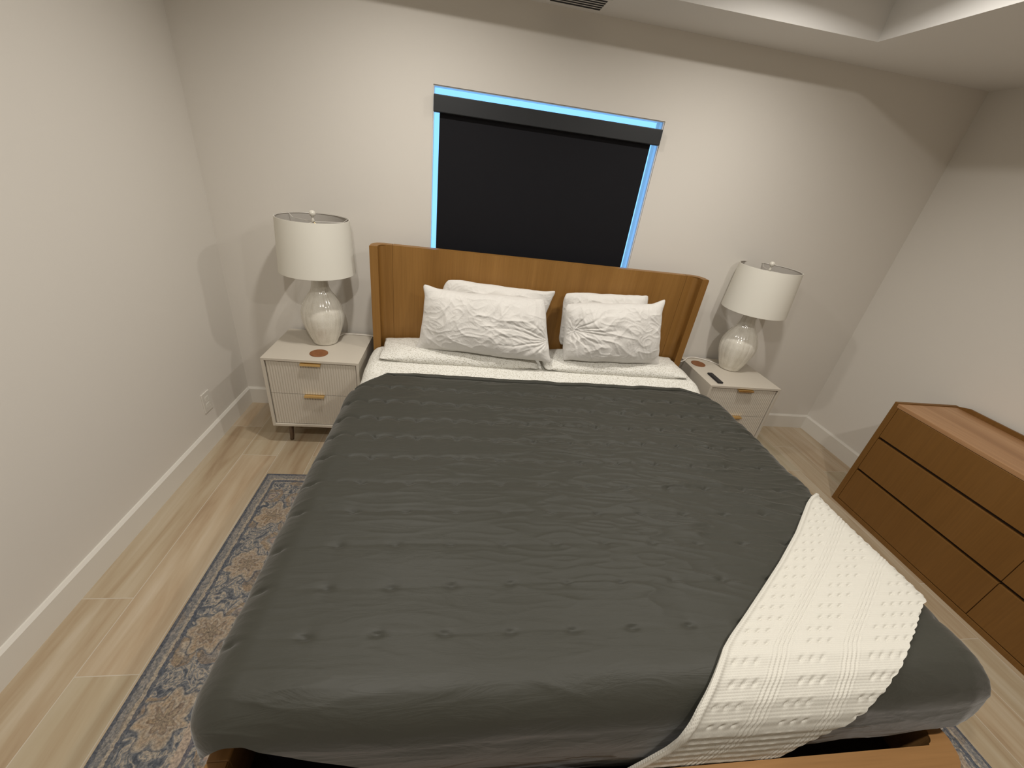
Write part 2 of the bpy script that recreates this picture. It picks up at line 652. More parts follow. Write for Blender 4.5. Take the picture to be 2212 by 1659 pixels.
# ceiling: lowered soffit ring with a raised tray
bm = bmesh.new()
box(bm, (XL, TY1, ZC), (XR, YB, ZC + 0.04))
box(bm, (XL, YF, ZC), (XR, TY0, ZC + 0.04))
box(bm, (XL, TY0, ZC), (TX0, TY1, ZC + 0.04))
box(bm, (TX1, TY0, ZC), (XR, TY1, ZC + 0.04))
box(bm, (XL, YF, ZT), (XR, YB, ZT + 0.1))
box(bm, (TX0 - 0.03, TY1, ZC + 0.04), (TX1 + 0.03, TY1 + 0.03, ZT))
box(bm, (TX0 - 0.03, TY0 - 0.03, ZC + 0.04), (TX1 + 0.03, TY0, ZT))
box(bm, (TX0 - 0.03, TY0, ZC + 0.04), (TX0, TY1, ZT))
box(bm, (TX1, TY0, ZC + 0.04), (TX1 + 0.03, TY1, ZT))
struct('ceiling', bm, CEIL)

# baseboards with an eased top
prof = [(0, 0), (0.015, 0), (0.015, BB - 0.012), (0.006, BB), (0, BB)]
bm = bmesh.new(); sweep(bm, prof, lambda p: (XL + p[0], -0.015, p[1]), lambda p: (XL + p[0], YF, p[1])); struct('baseboard_left', bm, TRIM)
bm = bmesh.new(); sweep(bm, prof, lambda p: (XR - p[0], -0.015, p[1]), lambda p: (XR - p[0], YF, p[1])); struct('baseboard_right', bm, TRIM)
bm = bmesh.new(); sweep(bm, prof, lambda p: (XL, -p[0], p[1]), lambda p: (XR, -p[0], p[1])); struct('baseboard_back', bm, TRIM)

# window: white frame and pane at the outer face of the opening
win = bpy.data.objects.new('window_1', None)
COL.objects.link(win)
win.location = ((WX0 + WX1) / 2, 0.1, WZ0)
win['kind'] = 'structure'
inv = Matrix.Translation(-win.location)


def wpart(name, bm, mat):
    bmesh.ops.transform(bm, matrix=inv, verts=bm.verts)
    return from_bm(name, bm, mat, win)


bm = bmesh.new()
fwd = 0.005
box(bm, (WX0, 0.007, WZ0), (WX0 + fwd, 0.06, WZ1))
box(bm, (WX1 - fwd, 0.007, WZ0), (WX1, 0.06, WZ1))
box(bm, (WX0 + fwd, 0.007, WZ0), (WX1 - fwd, 0.06, WZ0 + fwd))
box(bm, (WX0 + fwd, 0.007, WZ1 - fwd), (WX1 - fwd, 0.06, WZ1))
wpart('window_frame', bm, VINYL)
bm = bmesh.new()
box(bm, (WX0 + fwd, 0.020, WZ0 + fwd), (WX1 - fwd, 0.024, WZ1 - fwd))
wpart('window_pane', bm, GLASS)
bm = bmesh.new()
box(bm, (WX0, 0.001, WZ0), (WX1, 0.0065, WZ0 + 0.012))
wpart('window_sill', bm, TRIM)

# ------------------------------------------------------------------ roller shade in the window
rs = empty('roller_shade', (0.46, 0, 1.915), 'dark blackout roller shade pulled down over the window above the bed', 'window shade')


def child(root, name, bm, mat, smooth=False):
    bmesh.ops.transform(bm, matrix=Matrix.Translation(-root.location), verts=bm.verts)
    return from_bm(name, bm, mat, root, smooth)


bm = bmesh.new(); box(bm, (-0.184, -0.034, 1.915), (1.108, 0.006, 1.995), 0.004); child(rs, 'cassette', bm, CASS)
bm = bmesh.new(); box(bm, (-0.152, -0.002, 1.03), (1.066, -0.0005, 1.93)); child(rs, 'blackout_cloth', bm, SHADEF)
bm = bmesh.new(); box(bm, (-0.152, -0.007, 1.005), (1.066, 0.0055, 1.03), 0.003); child(rs, 'bottom_rail', bm, CASS)

# ------------------------------------------------------------------ ceiling register
cv = empty('ceiling_vent', (0.49, -0.12, ZC), 'slotted air vent in the lowered ceiling above the window', 'vent')
vx0, vx1, vy0, vy1 = 0.345, 0.635, -0.215, -0.035
bm = bmesh.new()
box(bm, (vx0, vy0, ZC - 0.003), (vx1, vy0 + 0.018, ZC), 0.0015)
box(bm, (vx0, vy1 - 0.018, ZC - 0.003), (vx1, vy1, ZC), 0.0015)
box(bm, (vx0, vy0 + 0.018, ZC - 0.003), (vx0 + 0.018, vy1 - 0.018, ZC), 0.0015)
box(bm, (vx1 - 0.018, vy0 + 0.018, ZC - 0.003), (vx1, vy1 - 0.018, ZC), 0.0015)
child(cv, 'frame', bm, CEIL)
bm = bmesh.new(); box(bm, (vx0 + 0.018, vy0 + 0.018, ZC - 0.0012), (vx1 - 0.018, vy1 - 0.018, ZC - 0.0002)); child(cv, 'duct_shade_plate', bm, VENTD)  # black plate on the soffit, the duct's shade put into its colour
for k in range(4):
    yy = vy1 - 0.018 - 0.029 * (k + 1)
    bm = bmesh.new(); box(bm, (vx0 + 0.018, yy - 0.003, ZC - 0.0025), (vx1 - 0.018, yy + 0.003, ZC - 0.0012)); child(cv, 'slat', bm, CEIL)

# ------------------------------------------------------------------ recessed lights in the tray
EMIT = bpy.data.materials.new('lit_lens')
EMIT.use_nodes = True
_b = EMIT.node_tree.nodes['Principled BSDF']
_b.inputs['Emission Color'].default_value = (*LAMP_COLOR, 1)
_b.inputs['Emission Strength'].default_value = 25.0
dl_names = ['in the back left of the tray', 'in the back right of the tray, nearest the dresser corner',
            'in the front left of the tray', 'in the front right of the tray']
for (x, y, pf), nm in zip(DOWNLIGHTS, dl_names):
    root = empty('recessed_light', (x, y, ZT), 'round recessed ceiling light ' + nm, 'ceiling light', 'recessed lights in the tray ceiling')
    bm = bmesh.new()
    lathe(bm, [(0.050, ZT - 0.0002), (0.050, ZT - 0.003), (0.070, ZT - 0.003), (0.074, ZT - 0.0002)], 40, cap=False)
    bmesh.ops.translate(bm, verts=bm.verts, vec=(x, y, 0))
    child(root, 'trim_ring', bm, VINYL, True)
    bm = bmesh.new()
    lathe(bm, [(0.0005, ZT - 0.001), (0.050, ZT - 0.001)], 40, cap=False)
    bmesh.ops.translate(bm, verts=bm.verts, vec=(x, y, 0))
    child(root, 'lens', bm, EMIT)
    ld = bpy.data.lights.new('downlight', 'AREA')
    ld.shape = 'DISK'
    ld.size = 0.095
    ld.energy = CAN_POWER * pf
    ld.color = LAMP_COLOR
    ld.spread = math.radians(160)
    lo = bpy.data.objects.new('downlight', ld)
    COL.objects.link(lo)
    lo.parent = root
    lo.location = (0, 0, -0.006)

# ------------------------------------------------------------------ wall outlet
ou = empty('wall_outlet', (XL, -0.462, 0.29), 'white outlet cover plate low on the left wall near the nightstand', 'outlet')
bm = bmesh.new(); box(bm, (XL, -0.502, 0.222), (XL + 0.007, -0.425, 0.345), 0.002); child(ou, 'cover_plate', bm, WHITEP)
for zc in (0.262, 0.305):
    bm = bmesh.new(); box(bm, (XL + 0.006, -0.480, zc - 0.014), (XL + 0.009, -0.447, zc + 0.014), 0.003); child(ou, 'socket', bm, WHITEP)

# ------------------------------------------------------------------ rug
bm = bmesh.new()
box(bm, (RX0, RY0, 0.0005), (RX1, RY1, 0.009), 0.003)
tag(from_bm('area_rug', bm, RUG), 'faded blue grey and cream oriental rug lying under the bed', 'rug')

# ------------------------------------------------------------------ bed frame
bed = empty('bed_frame', (0.525, -1.25, 0), 'warm brown wooden bed frame with curved headboard standing below the window', 'bed')
HZ = 1.233


def arc(cx, cy, r, a0, a1, n=8):
    return [(cx + r * math.cos(math.radians(a0 + (a1 - a0) * i / n)), cy + r * math.sin(math.radians(a0 + (a1 - a0) * i / n))) for i in range(n + 1)]


bm = bmesh.new()
prism(bm, [(-0.385, -0.198), (1.44, -0.198), (1.44, -0.152), (-0.385, -0.152)], 0.09, HZ)
child(bed, 'headboard_panel', bm, WOOD_Z)


def wing(side):
    # plan outline of the left wing, mirrored for the right one
    # outer: front left corner back along the outside, round the back, then the inside fillet
    pts = [(-0.5, -0.268)] + [(-0.5, -0.215)] + arc(-0.437, -0.215, 0.063, 180, 90, 8) + [(-0.386, -0.152), (-0.386, -0.199)] \
        + arc(-0.425, -0.229, 0.030, 90, 180, 8)[0:] + [(-0.455, -0.268)]
    if side > 0:
        pts = [(1.055 - x, y) for x, y in pts][::-1]
    b = bmesh.new()
    prism(b, pts, 0.0, HZ)
    es = [e for e in b.edges if abs(e.verts[0].co.z - HZ) < 1e-4 and abs(e.verts[1].co.z - HZ) < 1e-4]
    bmesh.ops.bevel(b, geom=es, offset=0.0025, segments=2, affect='EDGES')
    return b


child(bed, 'headboard_wing', wing(-1), WOOD_Z)
child(bed, 'headboard_wing', wing(1), WOOD_Z)

RO0, RO1, RI0, RI1 = -0.543, 1.552, -0.490, 1.497
FYI, FYO = -2.262, -2.325
RZ0, RZ1 = 0.16, 0.36
for a, b in ((RO0, RI0), (RI1, RO1)):
    bm = bmesh.new()
    box(bm, (a, -2.18, RZ0), (b, -0.272, RZ1), 0.004)
    child(bed, 'side_rail', bm, WOOD_Y)
# foot rail with rounded corners, outer and inner
ro = 0.075
ri = 0.03
pts = [(RO0, -2.18)] + arc(RO0 + ro, FYO + ro, ro, 180, 270) + arc(RO1 - ro, FYO + ro, ro, 270, 360) + [(RO1, -2.18), (RI1, -2.18)] \
    + arc(RI1 - ri, FYI + ri, ri, 0, -90) + arc(RI0 + ri, FYI + ri, ri, 270, 180) + [(RI0, -2.18)]
bm = bmesh.new()
prism(bm, pts, RZ0, RZ1)
es = [e for e in bm.edges if abs(e.verts[0].co.z - RZ1) < 1e-4 and abs(e.verts[1].co.z - RZ1) < 1e-4
      and not (abs(e.verts[0].co.y + 2.18) < 1e-4 and abs(e.verts[1].co.y + 2.18) < 1e-4)]
bmesh.ops.bevel(bm, geom=es, offset=0.004, segments=2, affect='EDGES')
child(bed, 'foot_rail', bm, WOOD_X)
for x in (-0.47, 1.47):
    bm = bmesh.new()
    lathe(bm, [(0.028, 0.01), (0.034, RZ0 + 0.01)], 24)
    bmesh.ops.translate(bm, verts=bm.verts, vec=(x, -2.22, 0))
    child(bed, 'leg', bm, WOOD_Z, False)
bm = bmesh.new()
box(bm, (RI0 + 0.002, -2.255, 0.17), (RI1 - 0.002, -0.2, 0.19))
child(bed, 'slat_base', bm, WOOD_DARK)

# mattress
bm = bmesh.new()
box(bm, (-0.44, -2.165, 0.1905), (1.495, -0.2, 0.560), 0.05, 5)
tag(from_bm('mattress', bm, MATT, smooth=True), 'dark sided mattress lying in the wooden bed frame under the quilt', 'mattress')

# ------------------------------------------------------------------ bedding surfaces
BZ, BR = 0.623, 0.10
QX0, QX1, QY0 = -0.532 + BR, 1.613 - BR, -2.218 + BR


def drape(u, w_, off=0.0):
    """cloth coordinates (u across, w along the bed) to a point on the rounded bed block; off lifts it outward"""
    qx = np.clip(u, QX0, QX1)
    qy = np.clip(w_, QY0, 9)
    dx, dy = u - qx, w_ - qy
    L = np.hypot(dx, dy) + 1e-9
    nx, ny = dx / L, dy / L
    th = np.minimum(L / BR, math.pi / 2)
    s, c = np.sin(th), np.cos(th)
    ex = np.maximum(L - BR * math.pi / 2, 0)
    R = BR + off
    return np.stack([qx + nx * R * s, qy + ny * R * s, BZ - BR + R * c - ex], -1), s, c, nx, ny


def quilt_relief(U, W):
    """height of the stitched quilt in cloth coordinates"""
    ph = (W + 2.045) / 0.138
    row = np.round(ph)
    rs_ = (_hash(row, row * 0, 5) / 6.283 - 0.5)
    colp = (U + 0.487 + rs_ * 0.03) / 0.172
    cf = np.abs(colp - np.round(colp))
    # seams sag between the stitches, stronger towards the head
    k = sstep(-1.9, -1.0, W)
    sag = (0.020 * k) * np.sin(np.pi * np.clip(cf * 2, 0, 1)) ** 0.8
    jit = 0.006 * perlin(U * 3, row * 1.7, 11)
    dy = (W - (row * 0.138 - 2.045) - sag - jit)
    near = np.exp(-(cf * 0.172 / 0.018) ** 2)
    valley = np.exp(-(dy / 0.008) ** 2) * (0.15 + 0.45 * k + 0.85 * near)
    soft = np.exp(-(dy / 0.035) ** 2) * (0.25 + 0.35 * near)
    h = (-0.0082 * valley - 0.0034 * soft) * sstep(-2.14, -2.09, W)
    # tension wrinkles running across the bed
    amp = sstep(-0.1, 0.5, U) * sstep(-2.1, -1.75, W) * (1 - 0.6 * sstep(-1.15, -0.8, W)) * 0.9 + 0.22
    wx = U + 0.05 * perlin(U * 2, W * 2, 3)
    tilt = W + 0.10 * (U - 0.5) * sstep(0.2, 1.2, U)
    c1 = crease(wx * 3.2, tilt * 17, 21, 7)
    c2 = crease(wx * 5.5 + 9, tilt * 30, 33, 6)
    mask = sstep(-0.1, 0.35, perlin(U * 3.1, W * 5.3, 8))
    h += amp * (0.0100 * c1 * mask + 0.0034 * c2)
    h += 0.006 * perlin(U * 1.6, W * 2.4, 2) + 0.0035 * perlin(U * 5, W * 8, 12)
    return np.minimum(h, 0.0075)


def head_edge(U):
    left = np.clip(-0.36 - U, 0, 1)
    right = np.clip(U - 1.40, 0, 1)
    return -0.600 - 1.25 * left - 0.55 * right + 0.010 * perlin(U * 6, U * 0 + 0.5, 4) + 0.004 * perlin(U * 17, U * 0, 6) \
        + 0.018 * sstep(0.3, 1.2, U)


def foot_hem(x):
    xs = [-0.55, -0.45, -0.40, -0.33, -0.24, 0.0, 0.5, 0.9, 1.02, 1.15, 1.32, 1.40, 1.60]
    zs = [0.56, 0.56, 0.56, 0.53, 0.49, 0.40, 0.30, 0.33, 0.36, 0.40, 0.40, 0.42, 0.44]
    return np.interp(x, xs, zs)


def quilt_shell(nx=500, ny=470, w0=None, dw_top=0.0, off=0.0, curl=True, head=None, lo=-1.0, relief=True, grooves=False):
    Ls = 1.0
    # parameters: s in [-1, 2] across (0..1 is the flat part), t in [-1, 1] along
    fl = 0.86
    S = np.linspace(0, 1, nx)
    side = 0.10
    a = np.where(S < side, (S - side) / side, np.where(S > 1 - side, (S - 1 + side) / side, 0))
    qx = QX0 + (QX1 - QX0) * np.clip((S - side) / (1 - 2 * side), 0, 1)
    T = np.linspace(0, 1, ny)
    fs = 0.14 if lo == -1.0 else 0.0
    if fs:
        b = np.where(T < fs, (T - fs) / fs, 0)
    else:
        b = T * 0
    tt = np.clip((T - fs) / (1 - fs), 0, 1)
    A, B = np.meshgrid(a, b)
    QX, TT = np.meshgrid(qx, tt)
    # approximate cloth x for the head edge
    Lside = 0.30
    Ux = QX + A * Lside
    he = head_edge(Ux) if head is None else head(Ux)
    he = he + dw_top
    y0 = QY0 if fs else (he - 0.16)
    QY = y0 + (he - y0) * TT
    m_ = np.maximum(np.abs(A), np.abs(B))
    ang = np.arctan2(np.abs(B), np.abs(A) + 1e-9)
    zf = foot_hem(QX + A * 0.1)
    Lf = BR * math.pi / 2 + (BZ - BR - zf)
    zs = 0.375
    Lsd = BR * math.pi / 2 + (BZ - BR - zs)
    cw = np.sin(ang) ** 2
    Lh = Lsd * (1 - cw) + Lf * cw
    L = m_ * Lh
    nrm = np.hypot(A, B) + 1e-9
    NX, NY = A / nrm, B / nrm
    U, W = QX + NX * L, QY + NY * L
    th = np.minimum(L / BR, math.pi / 2)
    s, c = np.sin(th), np.cos(th)
    ex = np.maximum(L - BR * math.pi / 2, 0)
    h = (quilt_relief(U, W) if relief else 0) + off
    if grooves:
        # folded layers of the hem: thin gaps between the turned edges
        wv_ = 0.0035 * perlin(U * 9, U * 0 + 2.2, 14)
        dd = he - QY
        kk = 0.45 + 0.55 * sstep(-0.50, -0.10, U)
        for gpos, gd, gs in ((0.076, 0.034, 0.0095), (0.042, 0.028, 0.0060), (0.0, 0.006, 0.006)):
            h = h - gd * np.exp(-((dd - gpos * kk + wv_) / gs) ** 2)
    R = BR + h
    X = QX + NX * R * s
    Y = QY + NY * R * s
    Z = BZ - BR + R * c - ex
    # belly over the foot end and the loose bulge at the right corner
    belly = np.sin(np.clip(ex / 0.2, 0, 1) * math.pi) * np.abs(NY)
    Y = Y - 0.008 * belly
    ear = np.exp(-((ang - 0.75) / 0.34) ** 2) * (A > 0) * (B < 0) * sstep(0.02, 0.16, L) * (NX > 0)
    X = X + 0.012 * ear
    Y = Y - 0.018 * ear
    flare = sstep(0, 0.12, ex) * np.abs(NX)
    X = X + np.sign(NX) * flare * (0.004 + 0.010 * perlin(W * 4, W * 0 + 3.3, 9) * (NX > 0))
    if curl:
        # hem rolls over at the head end
        d = (he - QY)
        roll = np.exp(-(d / 0.005) ** 2) * 0.005
        Z = Z - roll
    return np.stack([X, Y, Z], -1)


HEMW = 0.082
shells = [quilt_shell(off=0.017, head=lambda U: head_edge(U) - HEMW * (0.45 + 0.55 * sstep(-0.50, -0.10, U)) + 0.004 * perlin(U * 4, U * 0 + 1.3, 19))]
shells.append(quilt_shell(480, 120, dw_top=0.0, off=0.006, lo=0.0, relief=False, grooves=True))
tag(link('quilt', grid_mesh('quilt', shells), QUILT), 'dark grey green stitched quilt spread over the whole bed', 'quilt')


# white flecked coverlet folded down at the head
def coverlet():
    nx, ny = 300, 90
    S = np.linspace(0, 1, nx)
    side = 0.1
    a = np.where(S < side, (S - side) / side, np.where(S > 1 - side, (S - 1 + side) / side, 0))
    qx = QX0 + (QX1 - QX0) * np.clip((S - side) / (1 - 2 * side), 0, 1)
    A, T = np.meshgrid(a, np.linspace(0, 1, ny))
    QX, _ = np.meshgrid(qx, np.linspace(0, 1, ny))
    Lsd = BR * math.pi / 2 + 0.16
    L = np.abs(A) * Lsd
    U = QX + np.sign(A) * L
    top = -0.276 - 0.004 * np.sin(U * 7) ** 2 - 0.06 * sstep(0.6, 1.0, np.abs(A))
    W = -1.05 + (top + 1.05) * T
    rise = 0.030 * sstep(-0.59, -0.49, W) - 0.035 * (1 - sstep(head_edge(U) - 0.030, head_edge(U) - 0.012, W))
    th = np.minimum(L / BR, math.pi / 2)
    ex = np.maximum(L - BR * math.pi / 2, 0)
    R = BR - 0.018 + 0.004 * perlin(U * 4, W * 7, 17)
    X = QX + np.sign(A) * R * np.sin(th)
    Z = BZ - BR + R * np.cos(th) - ex + rise
    Z = Z - 0.006 * np.exp(-((top - W) / 0.006) ** 2)
    return np.stack([X, W, Z], -1)


tag(link('coverlet', grid_mesh('coverlet', [coverlet()]), COVERLET), 'white flecked coverlet showing between the pillows and the dark quilt', 'bedspread')


# knitted throw over the right foot corner
def throw():
    wA = np.array([-1.499, -1.535, -1.574, -1.727, -1.854, -1.952, -2.037, -2.087, -2.132, -2.209, -2.255, -2.322, -2.397, -2.472, -2.527])[::-1]
    uA = np.array([1.575, 1.525, 1.470, 1.294, 1.129, 0.992, 0.872, 0.799, 0.741, 0.644, 0.609, 0.591, 0.551, 0.506, 0.470])[::-1]
    wB = np.array([-1.499, -1.52, -1.56, -1.63, -1.90, -1.945, -1.997, -2.039, -2.107, -2.159, -2.199, -2.232, -2.28, -2.36, -2.425, -2.477, -2.505, -2.527])[::-1]
    uB = np.array([1.59, 1.63, 1.655, 1.665, 1.665, 1.62, 1.545, 1.48, 1.377, 1.279, 1.192, 1.127, 1.057, 1.004, 0.974, 0.942, 0.821, 0.659])[::-1]
    nw, ns = 460, 300
    Wl = np.linspace(-1.4995, -2.526, nw)
    def smooth(v):
        k = np.hanning(21); k /= k.sum()
        return np.convolve(np.pad(v, 10, mode='edge'), k, 'valid')
    A = smooth(np.interp(Wl, wA, uA))
    B = smooth(np.interp(Wl, wB, uB))
    K = np.linspace(0, 1, ns)
    KK, WW = np.meshgrid(K, Wl)
    AA, BB_ = A[:, None], B[:, None]
    # scalloped right hem
    arcl = np.cumsum(np.hypot(np.gradient(B), np.gradient(Wl)))
    scal = 0.006 * np.abs(np.sin(arcl / 0.034 * math.pi))[:, None]
    S = KK * (BB_ - AA + scal)
    U = AA + S
    # relief: pointelle holes in three bands, ribs between them
    h = np.zeros_like(U)
    for i, (c0, n) in enumerate(((0.045, 3), (0.245, 3), (0.47, 6))):
        rowp = WW / 0.0335
        r = np.round(rowp)
        stag = np.where(np.mod(r, 2) == 0, 0.0, 0.016)
        dw = (WW - r * 0.0335)
        for j in range(n):
            su = c0 + stag + j * 0.033
            g = np.exp(-((S - su) / 0.0068) ** 2 - (dw / 0.0046) ** 2)
            h -= 0.0052 * g
            h += 0.0012 * np.exp(-((S - su + 0.004) / 0.013) ** 2 - ((dw - 0.0105) / 0.0035) ** 2)
    for c0 in (0.178, 0.40):
        d = (S - c0)
        win_ = np.exp(-(d / 0.030) ** 6)
        h += 0.0011 * win_ * np.cos(d / 0.0145 * 2 * math.pi)
    h += 0.0009 * np.sin(WW / 0.0335 * 2 * math.pi) * sstep(0.0, 0.05, S)
    h += 0.004 * perlin(U * 3, WW * 3, 31)
    # folded left edge and thin hem
    h += 0.006 * np.exp(-((S - 0.012) / 0.010) ** 2)
    off = 0.032 + h
    P, s, c, nx, ny = drape(U, WW, off)
    X, Y, Z = P[..., 0], P[..., 1], P[..., 2]
    ear = sstep(0.02, 0.16, np.hypot(U - np.clip(U, QX0, QX1), WW - np.clip(WW, QY0, 9)))
    Y = Y - 0.010 * ear * (ny < -0.5)
    top = np.stack([X, Y, Z], -1)
    # underside so that the cloth has thickness
    P2, *_ = drape(U, WW, off - 0.007)
    P2[..., 1] -= 0.010 * ear * (ny < -0.5)
    rim1 = np.stack([top[:, 0], P2[:, 0]], 1)
    rim2 = np.stack([P2[:, -1], top[:, -1]], 1)
    rim3 = np.stack([P2[0], top[0]], 0)
    return [top, P2[:, ::-1], rim1[:, ::-1], rim2[:, ::-1], rim3]


tag(link('knit_throw', grid_mesh('knit_throw', throw()), KNIT), 'cream knitted throw draped diagonally over the foot corner of the quilt', 'throw blanket')


# ------------------------------------------------------------------ pillows
def pillow(name, corners, thick, seed, mat, parent=None, wr=1.0, cinch=None, n=(170, 110), ears=(0.05, 0.05, 0.05, 0.05)):
    BL, BR_, TR, TL = [np.array(c, float) for c in corners]
    nu, nv = n
    shells_ = []
    for sgn in (1, -1):
        u, v = np.meshgrid(np.linspace(-1, 1, nu), np.linspace(-1, 1, nv))
        # sides drawn in between the ears
        pu = u * np.sqrt(1 - 0.16 * np.abs(v) ** 6) * (1 - 0.035 * (1 - v ** 2) * np.abs(u) ** 4)
        pv = v * np.sqrt(1 - 0.20 * np.abs(u) ** 6) * (1 - (0.06 * (1 - np.abs(u) ** 3.5) - 0.035 * perlin(u * 1.7, v * 0 + seed, seed)) * np.abs(v) ** 4)
        for (eu, ev), amt in zip(((-1, -1), (1, -1), (1, 1), (-1, 1)), ears):
            g = np.exp(-(((u - eu) / 0.10) ** 2 + ((v - ev) / 0.15) ** 2))
            pu = pu + eu * amt * g
            pv = pv + ev * amt * 1.6 * g
        a = (pu + 1) / 2
        b = (pv + 1) / 2
        P = ((1 - a)[..., None] * (1 - b)[..., None] * BL + a[..., None] * (1 - b)[..., None] * BR_
             + a[..., None] * b[..., None] * TR + (1 - a)[..., None] * b[..., None] * TL)
        ex = (BR_ + TR - BL - TL)
        ez = (TL + TR - BL - BR_)
        nrm = np.cross(ex, ez)
        nrm /= np.linalg.norm(nrm)
        if nrm[1] > 0 and abs(nrm[1]) > abs(nrm[2]):
            nrm = -nrm
        if abs(nrm[2]) > abs(nrm[1]) and nrm[2] < 0:
            nrm = -nrm
        prof_ = ((1 - np.abs(u) ** 3.0).clip(0) ** 0.55) * ((1 - np.abs(v) ** 2.6).clip(0) ** 0.55)
        W_, H_ = np.linalg.norm(ex) / 2, np.linalg.norm(ez) / 2
        X, Y = u * W_ / 2, v * H_ / 2
        edge = np.minimum(1, prof_ * 1.6)
        h = prof_ * thick / 2
        wv = 0.06 * perlin(X * 5, Y * 5, seed + 40)
        wv2 = 0.06 * perlin(X * 5 + 7, Y * 5 + 3, seed + 41)
        r1 = crease((X * 0.8 + Y * 0.6 + wv) * 4.2, (Y * 0.8 - X * 0.6 + wv2) * 10, seed, 6)
        r2 = crease((X * 0.8 - Y * 0.6 + wv2) * 6, (Y * 0.8 + X * 0.6 + wv) * 14, seed + 1, 6)
        r3 = crease(X * 16 + wv * 30, Y * 20 + wv2 * 30, seed + 2, 5)
        msk = sstep(-0.35, 0.25, perlin(X * 4 + 2, Y * 5 + 1, seed + 7))
        d = 0.0085 * r1 * msk + 0.006 * r2 + 0.0040 * r3 + 0.010 * perlin(X * 7, Y * 8, seed + 3)
        if cinch is not None:
            cu, cv = cinch
            ang = np.arctan2(v - cv, u - cu)
            rad = np.hypot(u - cu, v - cv)
            fall = np.exp(-(rad / 0.75) ** 2)
            d += fall * 0.011 * np.abs(np.sin(ang * 9 + 2 * perlin(ang * 2, rad * 2, seed + 5)))
            h *= 1 - 0.35 * np.exp(-(rad / 0.28) ** 2)
        h = h + wr * d * edge * 0.9
        # thin seam flange
        P = P + sgn * nrm * h[..., None]
        fr = 0.006 * perlin(X * 22, Y * 22, seed + 9) * (1 - edge)
        P = P + nrm * fr[..., None]
        shells_.append(P if sgn > 0 else P[:, ::-1])
    me = grid_mesh(name, shells_)
    bm_ = bmesh.new()
    bm_.from_mesh(me)
    bmesh.ops.remove_doubles(bm_, verts=bm_.verts, dist=0.0004)
    bmesh.ops.recalc_face_normals(bm_, faces=bm_.faces)
    bm_.to_mesh(me)
    bm_.free()
    me.polygons.foreach_set('use_smooth', [True] * len(me.polygons))
    return link(name, me, mat, parent)


PG = 'white pillows propped against the headboard'
tag(pillow('pillow', [(-0.15, -0.262, 0.705), (0.52, -0.262, 0.705), (0.598, -0.255, 1.070), (-0.085, -0.255, 1.098)], 0.105, 3, COTTON, ears=(0, 0, 0.06, 0.0)),
    'white pillow tucked behind the left front pillow, only its top edge showing', 'pillow', PG)
tag(pillow('pillow', [(-0.225, -0.405, 0.690), (0.590, -0.500, 0.690), (0.520, -0.345, 1.055), (-0.190, -0.335, 1.052)], 0.19, 11, COTTON, cinch=(1.0, -0.3), ears=(0.09, 0.05, 0.03, 0.09)),
    'wrinkled white pillow in front on the left side of the bed', 'pillow', PG)
tag(pillow('pillow', [(0.665, -0.262, 0.705), (1.23, -0.262, 0.705), (1.205, -0.255, 1.105), (0.640, -0.255, 1.085)], 0.105, 25, COTTON, ears=(0, 0, 0.03, 0.0)),
    'white pillow tucked behind the right front pillow, only its top edge showing', 'pillow', PG)
tag(pillow('pillow', [(0.655, -0.455, 0.690), (1.322, -0.410, 0.690), (1.260, -0.340, 1.088), (0.630, -0.345, 1.045)], 0.19, 37, COTTON, cinch=(-0.85, 0.1), ears=(0.03, 0.07, 0.11, 0.0)),
    'wrinkled white pillow in front on the right side of the bed', 'pillow', PG)

SG = 'flat pillows in flecked shams'
tag(pillow('sham_pillow', [(-0.445, -0.50, 0.652), (0.530, -0.50, 0.652), (0.530, -0.215, 0.660), (-0.44, -0.215, 0.664)], 0.105, 51, COVERLET, wr=0.25, n=(110, 50), ears=(0.03, 0.03, 0.06, 0.06)),
    'flat flecked pillow lying at the head end on the left side of the bed', 'pillow', SG)
tag(pillow('sham_pillow', [(0.535, -0.50, 0.652), (1.52, -0.50, 0.652), (1.50, -0.215, 0.664), (0.535, -0.215, 0.660)], 0.105, 57, COVERLET, wr=0.25, n=(110, 50), ears=(0.03, 0.03, 0.06, 0.06)),
    'flat flecked pillow lying at the head end on the right side of the bed', 'pillow', SG)

# ------------------------------------------------------------------ nightstands
NZ0, NZ1, NYF, NYB = 0.135, 0.601, -0.472, -0.028


